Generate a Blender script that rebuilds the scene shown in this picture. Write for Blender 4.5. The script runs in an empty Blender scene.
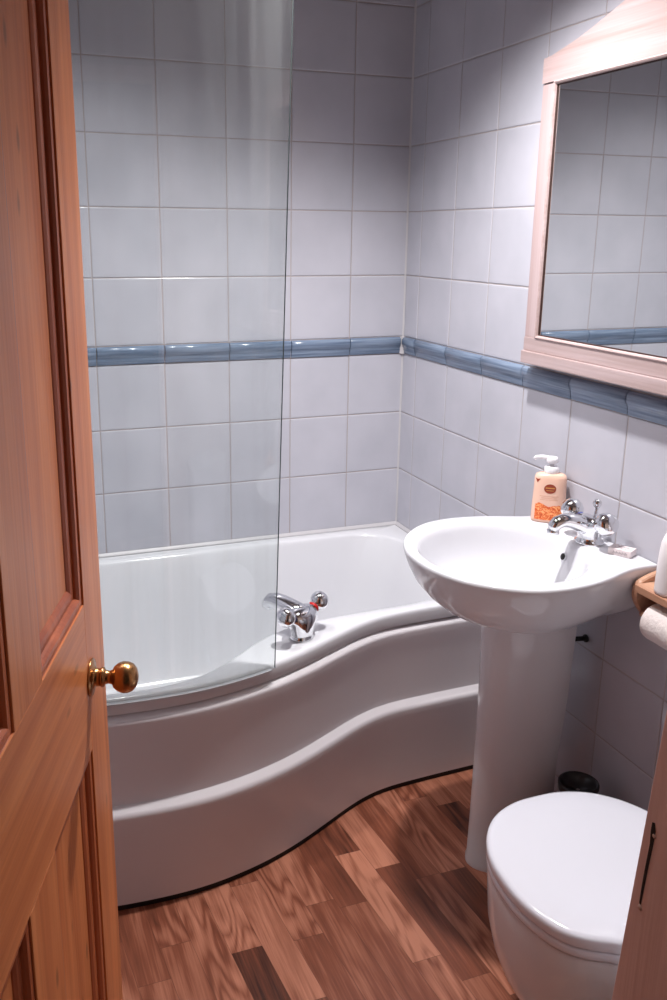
import bpy, bmesh, math, random
from mathutils import Vector, Matrix
random.seed(7)
PI = math.pi
scene = bpy.context.scene
COL = scene.collection

# ------------------------------------------------------------------ camera
cam_d = bpy.data.cameras.new('camera')
cam = bpy.data.objects.new('camera', cam_d)
COL.objects.link(cam)
def _rot(a, b, c):
    return Matrix.Rotation(c, 3, 'Z') @ Matrix.Rotation(b, 3, 'Y') @ Matrix.Rotation(a, 3, 'X')
cam.matrix_world = Matrix.Translation((-1.37394, -2.71168, 1.54100)) @ _rot(1.304665, -0.007293, -0.351708).to_4x4()
cam_d.sensor_fit = 'VERTICAL'
cam_d.sensor_height = 36.0
cam_d.sensor_width = 24.0
cam_d.lens = 894.549 * 36.0 / 1000.0
cam_d.shift_x = (333.5 - 298.180) / 1000.0
cam_d.shift_y = -(500.0 - 477.059) / 1000.0
cam_d.clip_start = 0.02
scene.camera = cam

# ------------------------------------------------------------------ light and exposure
scene.view_settings.view_transform = 'Standard'
scene.view_settings.look = 'None'
scene.view_settings.gamma = 1.0
scene.view_settings.use_curve_mapping = False
scene.view_settings.exposure = 0.0
world = bpy.data.worlds.new('world')
scene.world = world
world.use_nodes = True
world.node_tree.nodes['Background'].inputs[0].default_value = (0.95, 0.85, 0.78, 1)
world.node_tree.nodes['Background'].inputs[1].default_value = 0.03

LAMPS = [  # x, y, watts, cone degrees, blend
    (-0.50, -1.00, 126.0, 126, 0.85),
    (-1.00, -0.70, 44.0, 131, 0.85),
    (-1.18, -2.50, 11.0, 66, 0.60),  # added hall fill, unseen, brightens the door jamb
]
LAMP_COL = (1.0, 0.975, 0.975)
CEIL = 2.40
for lx, ly, w, cone, bl in LAMPS:
    ld = bpy.data.lights.new('downlight_beam', 'SPOT')
    ld.energy = w
    ld.color = LAMP_COL
    ld.spot_size = math.radians(cone)
    ld.spot_blend = bl
    ld.shadow_soft_size = 0.035
    lo = bpy.data.objects.new('downlight_beam', ld)
    lo.location = (lx, ly, CEIL - 0.03)
    COL.objects.link(lo)

# ------------------------------------------------------------------ helpers
def lin(r, g, b):
    def f(c):
        c /= 255.0
        return c / 12.92 if c <= 0.04045 else ((c + 0.055) / 1.055) ** 2.4
    return (f(r), f(g), f(b), 1.0)

def new_mat(name):
    m = bpy.data.materials.new(name)
    m.use_nodes = True
    nt = m.node_tree
    return m, nt, nt.nodes['Principled BSDF']

def simple(name, col, rough=0.4, metal=0.0, spec=0.5, coat=0.0, bump=0.0, bscale=60.0, vary=0.0, vscale=6.0):
    m, nt, b = new_mat(name)
    b.inputs['Base Color'].default_value = col
    b.inputs['Roughness'].default_value = rough
    b.inputs['Metallic'].default_value = metal
    b.inputs['Specular IOR Level'].default_value = spec
    b.inputs['Coat Weight'].default_value = coat
    tc = nt.nodes.new('ShaderNodeTexCoord')
    if bump > 0:
        n = nt.nodes.new('ShaderNodeTexNoise'); n.inputs['Scale'].default_value = bscale
        n.inputs['Detail'].default_value = 3
        bp = nt.nodes.new('ShaderNodeBump'); bp.inputs['Strength'].default_value = bump
        bp.inputs['Distance'].default_value = 0.01
        nt.links.new(tc.outputs['Object'], n.inputs['Vector'])
        nt.links.new(n.outputs['Fac'], bp.inputs['Height'])
        nt.links.new(bp.outputs['Normal'], b.inputs['Normal'])
    if vary > 0:
        n = nt.nodes.new('ShaderNodeTexNoise'); n.inputs['Scale'].default_value = vscale
        n.inputs['Detail'].default_value = 4
        mx = nt.nodes.new('ShaderNodeMix'); mx.data_type = 'RGBA'
        mx.inputs[6].default_value = tuple(c * (1 - vary) for c in col[:3]) + (1,)
        mx.inputs[7].default_value = tuple(min(1, c * (1 + vary)) for c in col[:3]) + (1,)
        nt.links.new(tc.outputs['Object'], n.inputs['Vector'])
        nt.links.new(n.outputs['Fac'], mx.inputs[0])
        nt.links.new(mx.outputs[2], b.inputs['Base Color'])
    return m

def wood(name, axis, light, dark, rough=0.35, knots=True, scale=1.0, spec=0.5):
    """Plank wood with the grain running along local axis 0/1/2."""
    m, nt, b = new_mat(name)
    N = nt.nodes.new; L = nt.links.new
    tc = N('ShaderNodeTexCoord')
    mp = N('ShaderNodeMapping')
    s = [16 * scale] * 3; s[axis] = 0.9 * scale
    mp.inputs['Scale'].default_value = s
    L(tc.outputs['Object'], mp.inputs['Vector'])
    n1 = N('ShaderNodeTexNoise'); n1.inputs['Scale'].default_value = 1.6; n1.inputs['Detail'].default_value = 5
    n1.inputs['Distortion'].default_value = 0.6
    L(mp.outputs[0], n1.inputs['Vector'])
    mp2 = N('ShaderNodeMapping')
    s2 = [150 * scale] * 3; s2[axis] = 3.0 * scale
    mp2.inputs['Scale'].default_value = s2
    L(tc.outputs['Object'], mp2.inputs['Vector'])
    n2 = N('ShaderNodeTexNoise'); n2.inputs['Scale'].default_value = 1.0; n2.inputs['Detail'].default_value = 3
    L(mp2.outputs[0], n2.inputs['Vector'])
    add = N('ShaderNodeMath'); add.operation = 'MULTIPLY_ADD'
    L(n2.outputs['Fac'], add.inputs[0]); add.inputs[1].default_value = 0.45
    L(n1.outputs['Fac'], add.inputs[2])
    cr = N('ShaderNodeValToRGB')
    cr.color_ramp.elements[0].position = 0.45; cr.color_ramp.elements[0].color = dark
    cr.color_ramp.elements[1].position = 0.92; cr.color_ramp.elements[1].color = light
    L(add.outputs[0], cr.inputs['Fac'])
    out = cr.outputs['Color']
    if knots:
        mp3 = N('ShaderNodeMapping')
        s3 = [17 * scale] * 3; s3[axis] = 7 * scale
        mp3.inputs['Scale'].default_value = s3
        L(tc.outputs['Object'], mp3.inputs['Vector'])
        v = N('ShaderNodeTexVoronoi'); v.inputs['Scale'].default_value = 1.0
        L(mp3.outputs[0], v.inputs['Vector'])
        lt = N('ShaderNodeMapRange'); lt.inputs[1].default_value = 0.04; lt.inputs[2].default_value = 0.13
        lt.inputs[3].default_value = 0.6; lt.inputs[4].default_value = 0.0
        L(v.outputs['Distance'], lt.inputs[0])
        mx = N('ShaderNodeMix'); mx.data_type = 'RGBA'
        mx.inputs[7].default_value = tuple(c * 0.25 for c in dark[:3]) + (1,)
        L(lt.outputs[0], mx.inputs[0]); L(out, mx.inputs[6])
        out = mx.outputs[2]
    L(out, b.inputs['Base Color'])
    b.inputs['Roughness'].default_value = rough
    b.inputs['Specular IOR Level'].default_value = spec
    bp = N('ShaderNodeBump'); bp.inputs['Strength'].default_value = 0.12; bp.inputs['Distance'].default_value = 0.004
    L(n2.outputs['Fac'], bp.inputs['Height']); L(bp.outputs['Normal'], b.inputs['Normal'])
    return m

class MB:
    """Collects shapes, then links them as ONE mesh object."""
    def __init__(self):
        self.v = []; self.f = []; self.mi = []; self.sm = []
    def add(self, verts, faces, mi=0, smooth=False):
        o = len(self.v)
        self.v += [tuple(v) for v in verts]
        for f in faces:
            self.f.append([o + i for i in f]); self.mi.append(mi); self.sm.append(smooth)
    def loft(self, rings, mi=0, smooth=True, closed=True, cap0=True, cap1=True):
        n = len(rings[0]); vs = [p for r in rings for p in r]; fs = []
        for i in range(len(rings) - 1):
            for j in range(n if closed else n - 1):
                k = (j + 1) % n
                fs.append([i * n + j, i * n + k, (i + 1) * n + k, (i + 1) * n + j])
        if cap0: fs.append(list(range(n))[::-1])
        if cap1: fs.append([(len(rings) - 1) * n + j for j in range(n)])
        self.add(vs, fs, mi, smooth)
    def box(self, lo, hi, bev=0.0, mi=0):
        bm = bmesh.new()
        bmesh.ops.create_cube(bm, size=1)
        for v in bm.verts:
            v.co = Vector([lo[i] + (v.co[i] + .5) * (hi[i] - lo[i]) for i in range(3)])
        if bev > 0:
            bmesh.ops.bevel(bm, geom=list(bm.edges), offset=bev, segments=2, profile=0.7, affect='EDGES')
        bm.verts.index_update()
        self.add([v.co[:] for v in bm.verts], [[v.index for v in f.verts] for f in bm.faces], mi, False)
        bm.free()
    def lathe(self, prof, loc=(0, 0, 0), axis=(0, 0, 1), seg=32, mi=0, smooth=True):
        ax = Vector(axis).normalized()
        t = Vector((1, 0, 0)) if abs(ax.x) < 0.9 else Vector((0, 1, 0))
        u = (t - ax * t.dot(ax)).normalized(); w = ax.cross(u)
        L = Vector(loc)
        rings = []
        for r, h in prof:
            rings.append([L + ax * h + (u * math.cos(a) + w * math.sin(a)) * max(r, 1e-5)
                          for a in [2 * PI * k / seg for k in range(seg)]])
        self.loft(rings, mi, smooth)
    def tube(self, path, radii, seg=16, mi=0, squash=None):
        P = [Vector(p) for p in path]
        if not isinstance(radii, (list, tuple)): radii = [radii] * len(P)
        rings = []; up = None
        for i, p in enumerate(P):
            d = (P[min(i + 1, len(P) - 1)] - P[max(i - 1, 0)]).normalized()
            if up is None:
                up = Vector((0, 0, 1)) if abs(d.z) < 0.9 else Vector((1, 0, 0))
            up = (up - d * up.dot(d)).normalized()
            side = d.cross(up)
            q = 1.0 if squash is None else squash
            rings.append([p + (side * math.cos(a) + up * math.sin(a) * q) * radii[i]
                          for a in [2 * PI * k / seg for k in range(seg)]])
        self.loft(rings, mi, True)
    def build(self, name, mats, parent=None):
        me = bpy.data.meshes.new(name)
        me.from_pydata(self.v, [], self.f)
        if not isinstance(mats, (list, tuple)): mats = [mats]
        for m in mats: me.materials.append(m)
        for p, mi, s in zip(me.polygons, self.mi, self.sm):
            p.material_index = mi; p.use_smooth = s
        bm = bmesh.new(); bm.from_mesh(me)
        bmesh.ops.recalc_face_normals(bm, faces=bm.faces)
        bm.to_mesh(me); bm.free()
        me.update()
        o = bpy.data.objects.new(name, me)
        COL.objects.link(o)
        if parent is not None: o.parent = parent
        return o

def sharp(o, deg=35):
    """smooth shading that keeps edges sharper than deg"""
    bm = bmesh.new(); bm.from_mesh(o.data)
    for e in bm.edges:
        if len(e.link_faces) == 2:
            e.smooth = e.calc_face_angle(0) < math.radians(deg)
    for f in bm.faces: f.smooth = True
    bm.to_mesh(o.data); bm.free()
    return o

def thing(name, label, cat, loc=(0, 0, 0), rz=0.0, group=None):
    o = bpy.data.objects.new(name, None)
    o.empty_display_size = 0.05
    o.location = loc; o.rotation_euler = (0, 0, rz)
    COL.objects.link(o)
    return tag(o, label, cat, group)
def tag(o, label, cat, group=None):
    o['label'] = label; o['category'] = cat
    if group: o['group'] = group
    return o
def struct(o, label=None, cat=None):
    o['kind'] = 'structure'
    if label: o['label'] = label
    if cat: o['category'] = cat
    return o

def catmull(pts, n=8, closed=False):
    P = [Vector(p) for p in pts]; out = []
    m = len(P)
    for i in range(m if closed else m - 1):
        if closed:
            a, b, c, d = P[(i - 1) % m], P[i], P[(i + 1) % m], P[(i + 2) % m]
        else:
            a, b, c, d = P[max(i - 1, 0)], P[i], P[i + 1], P[min(i + 2, m - 1)]
        for k in range(n):
            t = k / n
            out.append(0.5 * ((2 * b) + (c - a) * t + (2 * a - 5 * b + 4 * c - d) * t * t + (3 * b - a - 3 * c + d) * t ** 3))
    if not closed: out.append(P[-1].copy())
    return out

def polar(poly, c, angs):
    """points where rays from c leave polygon poly (2-D)"""
    out = []
    n = len(poly)
    for a in angs:
        dx, dy = math.cos(a), math.sin(a); best = None
        for i in range(n):
            x1, y1 = poly[i][0] - c[0], poly[i][1] - c[1]
            x2, y2 = poly[(i + 1) % n][0] - c[0], poly[(i + 1) % n][1] - c[1]
            ex, ey = x2 - x1, y2 - y1
            den = dx * ey - dy * ex
            if abs(den) < 1e-12: continue
            t = (x1 * ey - y1 * ex) / den
            s = (x1 * dy - y1 * dx) / den
            if t > 0 and -1e-6 <= s <= 1 + 1e-6 and (best is None or t > best): best = t
        best = best or 0.01
        out.append((c[0] + dx * best, c[1] + dy * best))
    return out

# ------------------------------------------------------------------ materials
def tile_material():
    m, nt, b = new_mat('glazed_white_tile')
    N = nt.nodes.new; L = nt.links.new
    tc = N('ShaderNodeTexCoord')
    n = N('ShaderNodeTexNoise'); n.inputs['Scale'].default_value = 5.0; n.inputs['Detail'].default_value = 3
    L(tc.outputs['Object'], n.inputs['Vector'])
    cr = N('ShaderNodeValToRGB')
    cr.color_ramp.elements[0].position = 0.3; cr.color_ramp.elements[0].color = lin(182, 182, 191)
    cr.color_ramp.elements[1].position = 0.7; cr.color_ramp.elements[1].color = lin(194, 193, 202)
    L(n.outputs['Fac'], cr.inputs['Fac']); L(cr.outputs['Color'], b.inputs['Base Color'])
    b.inputs['Roughness'].default_value = 0.22
    n2 = N('ShaderNodeTexNoise'); n2.inputs['Scale'].default_value = 14.0
    L(tc.outputs['Object'], n2.inputs['Vector'])
    bp = N('ShaderNodeBump'); bp.inputs['Strength'].default_value = 0.10; bp.inputs['Distance'].default_value = 0.01
    L(n2.outputs['Fac'], bp.inputs['Height']); L(bp.outputs['Normal'], b.inputs['Normal'])
    return m
M_TILE = tile_material()
M_GROUT = simple('grout', lin(170, 160, 158), 0.85, bump=0.2, bscale=90, vary=0.18, vscale=7)
M_SEAL = simple('white_sealant', lin(194, 191, 194), 0.4)
M_CEIL = simple('ceiling_paint', lin(170, 158, 152), 0.9)
M_PAINT = simple('wall_paint', lin(170, 150, 138), 0.9, bump=0.1)
M_BATH = simple('bath_acrylic', lin(218, 218, 222), 0.16, coat=0.2)
M_PANEL = simple('panel_acrylic', lin(224, 219, 222), 0.24, bump=0.02, bscale=200)
M_CERAMIC = simple('sanitary_ceramic', lin(219, 219, 224), 0.06, spec=0.55)
M_LID = simple('lid_plastic', lin(222, 222, 231), 0.15)
M_CHROME = simple('chrome', (0.80, 0.81, 0.83, 1), 0.06, metal=1.0)
M_BRASS = simple('aged_brass', lin(186, 138, 92), 0.27, metal=1.0, vary=0.15, vscale=40)
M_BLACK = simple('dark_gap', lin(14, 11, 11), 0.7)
M_HOLE = simple('overflow_dark', lin(12, 10, 10), 0.6)
M_RED = simple('red_ring', lin(190, 28, 30), 0.3)
M_BLUE = simple('blue_ring', lin(40, 60, 150), 0.3)
M_MIRROR = simple('silvered_mirror', (0.82, 0.84, 0.84, 1), 0.012, metal=1.0)
M_PINE_V = wood('varnished_pine_upright', 2, lin(220, 136, 82), lin(180, 94, 48))
M_PINE_H = wood('varnished_pine_crosswise', 0, lin(220, 136, 82), lin(180, 94, 48))
M_PINE_M = wood('varnished_pine_moulding', 2, lin(196, 106, 62), lin(140, 62, 34), knots=False, scale=0.5)
M_JAMB = wood('painted_wood_jamb', 2, lin(236, 206, 200), lin(222, 188, 180), rough=0.5, knots=False)
M_LIMED_V = wood('limed_wood_upright', 2, lin(190, 170, 170), lin(174, 150, 148), rough=0.4, knots=False)
M_LIMED_H = wood('limed_wood_crosswise', 1, lin(190, 170, 170), lin(166, 142, 137), rough=0.4, knots=False)
M_SHELFWOOD = wood('holder_wood', 1, lin(206, 162, 134), lin(172, 122, 96), rough=0.45, knots=False)
M_PAPER = simple('tissue_paper', lin(228, 218, 216), 0.95, bump=0.25, bscale=120)

def border_material():
    m, nt, b = new_mat('blue_border_glaze')
    N = nt.nodes.new; L = nt.links.new
    tc = N('ShaderNodeTexCoord'); mp = N('ShaderNodeMapping')
    mp.inputs['Scale'].default_value = (5, 5, 170)
    L(tc.outputs['Object'], mp.inputs['Vector'])
    n = N('ShaderNodeTexNoise'); n.inputs['Scale'].default_value = 1.0; n.inputs['Detail'].default_value = 4
    L(mp.outputs[0], n.inputs['Vector'])
    cr = N('ShaderNodeValToRGB')
    cr.color_ramp.elements[0].position = 0.28; cr.color_ramp.elements[0].color = lin(84, 100, 124)
    cr.color_ramp.elements[1].position = 0.72; cr.color_ramp.elements[1].color = lin(134, 149, 170)
    L(n.outputs['Fac'], cr.inputs['Fac']); L(cr.outputs['Color'], b.inputs['Base Color'])
    b.inputs['Roughness'].default_value = 0.15
    return m
M_BORDER = border_material()

def floor_material():
    m, nt, b = new_mat('wood_strip_vinyl')
    N = nt.nodes.new; L = nt.links.new
    tc = N('ShaderNodeTexCoord'); sep = N('ShaderNodeSeparateXYZ')
    L(tc.outputs['Object'], sep.inputs[0])
    def math_(op, a, bb=None, c=None):
        n = N('ShaderNodeMath'); n.operation = op
        for i, v in enumerate((a, bb, c)):
            if v is None: continue
            if isinstance(v, (int, float)): n.inputs[i].default_value = v
            else: L(v, n.inputs[i])
        return n.outputs[0]
    W, LEN = 0.071, 0.38
    # strips run along y with a slight turn
    xr = math_('MULTIPLY_ADD', sep.outputs['Y'], 0.075, sep.outputs['X'])
    xs = math_('DIVIDE', math_('ADD', xr, 0.03), W)
    ix = math_('FLOOR', xs); fx = math_('FRACT', xs)
    wn = N('ShaderNodeTexWhiteNoise'); wn.noise_dimensions = '1D'
    L(ix, wn.inputs['W'])
    ys = math_('ADD', math_('DIVIDE', sep.outputs['Y'], LEN), math_('MULTIPLY', wn.outputs['Value'], 7.3))
    iy = math_('FLOOR', ys); fy = math_('FRACT', ys)
    cmb = N('ShaderNodeCombineXYZ'); L(ix, cmb.inputs[0]); L(iy, cmb.inputs[1])
    wn2 = N('ShaderNodeTexWhiteNoise'); wn2.noise_dimensions = '2D'
    L(cmb.outputs[0], wn2.inputs['Vector'])
    wn3 = N('ShaderNodeTexWhiteNoise'); wn3.noise_dimensions = '3D'
    sh = N('ShaderNodeVectorMath'); sh.operation = 'ADD'; L(cmb.outputs[0], sh.inputs[0]); sh.inputs[1].default_value = (17.3, 5.1, 2.7)
    L(sh.outputs[0], wn3.inputs['Vector'])
    # grain coordinates, shifted per plank
    off = N('ShaderNodeVectorMath'); off.operation = 'SCALE'; L(wn2.outputs['Color'], off.inputs[0]); off.inputs['Scale'].default_value = 9.0
    base = N('ShaderNodeVectorMath'); base.operation = 'ADD'
    L(tc.outputs['Object'], base.inputs[0]); L(off.outputs[0], base.inputs[1])
    mp = N('ShaderNodeMapping'); mp.inputs['Scale'].default_value = (10, 1.7, 1)
    L(base.outputs[0], mp.inputs['Vector'])
    nz = N('ShaderNodeTexNoise'); nz.inputs['Scale'].default_value = 1.0; nz.inputs['Detail'].default_value = 2
    nz.inputs['Roughness'].default_value = 0.4
    L(mp.outputs[0], nz.inputs['Vector'])
    rings = math_('SINE', math_('MULTIPLY', nz.outputs['Fac'], 95.0))      # cathedral figure
    rings = math_('POWER', math_('MULTIPLY_ADD', rings, 0.5, 0.5), 0.6)
    mp2 = N('ShaderNodeMapping'); mp2.inputs['Scale'].default_value = (230, 7, 1)
    L(base.outputs[0], mp2.inputs['Vector'])
    fine = N('ShaderNodeTexNoise'); fine.inputs['Scale'].default_value = 1.0; fine.inputs['Detail'].default_value = 4
    L(mp2.outputs[0], fine.inputs['Vector'])
    mp3 = N('ShaderNodeMapping'); mp3.inputs['Scale'].default_value = (30, 3.5, 1)
    L(base.outputs[0], mp3.inputs['Vector'])
    mid = N('ShaderNodeTexNoise'); mid.inputs['Scale'].default_value = 1.0; mid.inputs['Detail'].default_value = 3
    L(mp3.outputs[0], mid.inputs['Vector'])
    fig = math_('MULTIPLY', math_('GREATER_THAN', wn2.outputs['Value'], 0.62), 0.15)
    v = math_('MULTIPLY_ADD', rings, math_('ADD', fig, 0.03), math_('MULTIPLY', fine.outputs['Fac'], 0.35))
    v = math_('ADD', v, math_('MULTIPLY', mid.outputs['Fac'], 0.55))
    v = math_('ADD', v, math_('MULTIPLY', wn3.outputs['Value'], 0.46))
    cr = N('ShaderNodeValToRGB'); e = cr.color_ramp.elements
    e[0].position = 0.42; e[0].color = lin(62, 31, 22)
    e[1].position = 1.05; e[1].color = lin(192, 128, 102)
    k = e.new(0.74); k.color = lin(134, 76, 55)
    L(v, cr.inputs['Fac'])
    # joints
    jx = math_('LESS_THAN', math_('MINIMUM', fx, math_('SUBTRACT', 1.0, fx)), 0.010)
    jy = math_('LESS_THAN', math_('MINIMUM', fy, math_('SUBTRACT', 1.0, fy)), 0.0022)
    j = math_('MULTIPLY', math_('MAXIMUM', jx, jy), 0.45)
    mx = N('ShaderNodeMix'); mx.data_type = 'RGBA'
    L(j, mx.inputs[0]); L(cr.outputs['Color'], mx.inputs[6]); mx.inputs[7].default_value = lin(66, 36, 26)
    L(mx.outputs[2], b.inputs['Base Color'])
    b.inputs['Roughness'].default_value = 0.33
    bp = N('ShaderNodeBump'); bp.inputs['Strength'].default_value = 0.08; bp.inputs['Distance'].default_value = 0.003
    L(fine.outputs['Fac'], bp.inputs['Height']); L(bp.outputs['Normal'], b.inputs['Normal'])
    return m
M_FLOOR = floor_material()

def glass_material():
    m, nt, b = new_mat('screen_glass')
    N = nt.nodes.new; L = nt.links.new
    out = [n for n in nt.nodes if n.type == 'OUTPUT_MATERIAL'][0]
    nt.nodes.remove(b)
    tr = N('ShaderNodeBsdfTransparent'); tr.inputs[0].default_value = (0.935, 0.957, 0.953, 1)
    gl = N('ShaderNodeBsdfGlossy'); gl.inputs['Roughness'].default_value = 0.02
    df = N('ShaderNodeBsdfDiffuse'); df.inputs[0].default_value = (0.82, 0.84, 0.85, 1)
    lw = N('ShaderNodeLayerWeight'); lw.inputs['Blend'].default_value = 0.5
    pw = N('ShaderNodeMath'); pw.operation = 'POWER'; pw.inputs[1].default_value = 5.0
    L(lw.outputs['Facing'], pw.inputs[0])
    ma = N('ShaderNodeMath'); ma.operation = 'MULTIPLY_ADD'; ma.inputs[1].default_value = 0.94; ma.inputs[2].default_value = 0.042
    L(pw.outputs[0], ma.inputs[0])
    # dried water runs, thin vertical streaks on the pane
    tc = N('ShaderNodeTexCoord'); mp = N('ShaderNodeMapping'); mp.inputs['Scale'].default_value = (34, 34, 0.7)
    L(tc.outputs['Object'], mp.inputs['Vector'])
    n = N('ShaderNodeTexNoise'); n.inputs['Scale'].default_value = 1.0; n.inputs['Detail'].default_value = 3
    L(mp.outputs[0], n.inputs['Vector'])
    mr = N('ShaderNodeMapRange'); mr.inputs[1].default_value = 0.42; mr.inputs[2].default_value = 0.72
    mr.inputs[3].default_value = 0.01; mr.inputs[4].default_value = 0.04
    L(n.outputs['Fac'], mr.inputs[0])
    m1 = N('ShaderNodeMixShader'); L(mr.outputs[0], m1.inputs[0]); L(tr.outputs[0], m1.inputs[1]); L(df.outputs[0], m1.inputs[2])
    m2 = N('ShaderNodeMixShader'); L(ma.outputs[0], m2.inputs[0]); L(m1.outputs[0], m2.inputs[1]); L(gl.outputs[0], m2.inputs[2])
    L(m2.outputs[0], out.inputs['Surface'])
    return m
M_GLASS = glass_material()
M_GLASSEDGE = simple('glass_edge', lin(70, 82, 82), 0.15)
M_SEALSTRIP = simple('grey_seal_strip', lin(196, 196, 200), 0.35)

# ------------------------------------------------------------------ the room shell
BT, BB = 1.210, 1.1535            # top and bottom of the blue border
TH, TW, GAP = 0.200, 0.2051, 0.0026
ROOM_X, ROOM_Y = -1.500, -2.100
rows = []
z = BT
while z < CEIL - 0.01:
    rows.append((z, min(z + TH, CEIL))); z += TH
z = BB
while z > 0.01:
    rows.append((max(z - TH, 0.0), z)); z -= TH

def tile_wall(name, org, ud, nd_, length, first, z0=0.0):
    """wall whose tile faces lie in the plane through org; ud runs along it, nd_ points into the room"""
    U = Vector(ud); Nn = Vector(nd_); O = Vector(org); Z = Vector((0, 0, 1))
    mb = MB()
    a = O - Nn * 0.0016; c = O - Nn * 0.08
    P = lambda base, u, zz: base + U * u + Z * zz
    mb.add([P(a, 0, 0), P(a, length, 0), P(a, length, CEIL), P(a, 0, CEIL),
            P(c, 0, 0), P(c, length, 0), P(c, length, CEIL), P(c, 0, CEIL)],
           [[0, 1, 2, 3], [7, 6, 5, 4], [0, 4, 5, 1], [1, 5, 6, 2], [2, 6, 7, 3], [3, 7, 4, 0]], 1)
    cols = []; u = 0.0; e = first
    while u < length - 0.004:
        cols.append((u, min(e, length))); u = e; e += TW
    rnd = random.Random(name)
    g = GAP / 2
    for (u0, u1) in cols:
        for (r0, r1) in rows:
            if u1 - u0 < 0.012 or r1 - r0 < 0.012: continue
            a0, a1, b0, b1 = u0 + g, u1 - g, r0 + g, r1 - g
            def ring(ins, d, tilt=(0, 0)):
                q = []
                for (uu, zz, su, sz) in ((a0 + ins, b0 + ins, -1, -1), (a1 - ins, b0 + ins, 1, -1), (a1 - ins, b1 - ins, 1, 1), (a0 + ins, b1 - ins, -1, 1)):
                    q.append(O + U * uu + Z * zz + Nn * (d + su * tilt[0] + sz * tilt[1]))
                return q
            tl = (rnd.uniform(-.00022, .00022), rnd.uniform(-.00022, .00022))
            mb.loft([ring(0, -0.0022), ring(0.0004, -0.0009, tl), ring(0.0022, -0.0001, tl), ring(0.006, 0.0001, tl)], 0, False, cap0=False)
    return struct(mb.build(name, [M_TILE, M_GROUT]))

tile_wall('wall_back', (0, 0, 0), (-1, 0, 0), (0, -1, 0), 1.5, 0.1969)
tile_wall('wall_right', (0, 0, 0), (0, -1, 0), (-1, 0, 0), 2.1, 0.0950)
tile_wall('wall_left', (ROOM_X, 0, 0), (0, -1, 0), (1, 0, 0), 2.1, 0.150)

mb = MB(); mb.box((-2.3, -3.6, -0.06), (0.08, 0.08, 0.0))
struct(mb.build('floor', M_FLOOR))
mb = MB(); mb.box((-2.3, -3.6, CEIL), (0.08, 0.08, CEIL + 0.06))
struct(mb.build('ceiling', M_CEIL))
# wall with the doorway
mb = MB()
mb.box((-0.735, -2.20, 0), (0.08, -2.10, CEIL))
mb.box((-1.58, -2.20, 0), (-1.53, -2.10, CEIL))
mb.box((-1.53, -2.20, 2.03), (-0.735, -2.10, CEIL))
struct(mb.build('wall_front', M_PAINT))

# jambs (the right one stands a little out of plumb)
def jamb_rings(xl, y0, y1, x1, lean):
    r = []
    for zz in (0.0, 2.0):
        l = lean * (zz - 0.9)
        r.append([(xl, y1, zz), (x1, y1, zz), (x1, y0 - l, zz), (xl + 0.004, y0 - l, zz), (xl, y0 - 0.004 - l, zz)])
    return r
mb = MB()
mb.loft(jamb_rings(-0.775, -2.096, -2.235, -0.737, 0.068), smooth=False)
jr = struct(mb.build('trim_5', M_JAMB))
# strike plate slot: a slit with chipped ends, let into the jamb
mb = MB()
pts = [(-2.117, .980), (-2.1195, .972), (-2.1185, .955), (-2.1155, .92), (-2.1135, .893), (-2.1125, .880),
       (-2.1105, .881), (-2.1108, .895), (-2.1120, .92), (-2.1145, .955), (-2.1135, .970), (-2.1140, .979)]
mb.loft([[(-0.7757, y, zz) for y, zz in pts], [(-0.7735, y, zz) for y, zz in pts]], smooth=False)
mb.build('strike_slot', M_BLACK, jr)
mb = MB()
mb.lathe([(0.001, 0), (0.0028, 0.0004), (0.0032, 0.001)], (-0.7762, -2.1118, 0.876), (1, 0, 0), 8)
mb.lathe([(0.001, 0), (0.0022, 0.0004), (0.0026, 0.001)], (-0.7762, -2.1185, 0.966), (1, 0, 0), 8)
mb.build('paint_chip', simple('bare_wood_chip', lin(205, 172, 158), 0.7), jr)
mb = MB()
mb.box((-1.53, -2.235, 0), (-1.492, -2.10, 2.0), 0.002)
struct(mb.build('trim_6', M_JAMB))
mb = MB()
mb.box((-1.53, -2.235, 2.0), (-0.737, -2.10, 2.03), 0.002)
struct(mb.build('trim_7', M_JAMB))

# blue dado border, one moulded tile after another
def border(name, org, ud, nd_, length, first):
    U = Vector(ud); Nn = Vector(nd_); O = Vector(org); Z = Vector((0, 0, 1))
    H = BT - BB
    prof = [(-0.0012, 0.001), (0.003, 0.001), (0.0045, 0.004), (0.0045, 0.010), (0.006, 0.0125), (0.0055, 0.016), (0.0062, 0.020),
            (0.0095, 0.026), (0.0125, 0.033), (0.0135, 0.040), (0.0125, 0.047), (0.009, 0.0525), (0.004, 0.0555), (-0.0012, 0.0555)]
    mb = MB(); u = 0.0; e = first
    rnd = random.Random(name)
    while u < length - 0.004:
        e2 = min(e, length)
        dz = rnd.uniform(-.0006, .0006); dn = rnd.uniform(-.0006, .0006)
        q = []
        for uu, sc in ((u + .0014, 0.86), (u + .0034, 1.0), (e2 - .0034, 1.0), (e2 - .0014, 0.86)):
            q.append([O + U * uu + Nn * (d * sc + dn) + Z * (BB + h + dz) for d, h in prof])
        mb.loft(q, 0, True)
        u = e2; e = e2 + TW
    o = mb.build(name, [M_BORDER])
    sharp(o, 50)
    return struct(o)
border('trim_1', (-0.013, 0, 0), (-1, 0, 0), (0, -1, 0), 1.487, 0.1839)
border('trim_2', (0, -0.013, 0), (0, -1, 0), (-1, 0, 0), 2.08, 0.0820)
border('trim_3', (ROOM_X, -0.013, 0), (0, -1, 0), (1, 0, 0), 2.08, 0.137)
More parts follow.
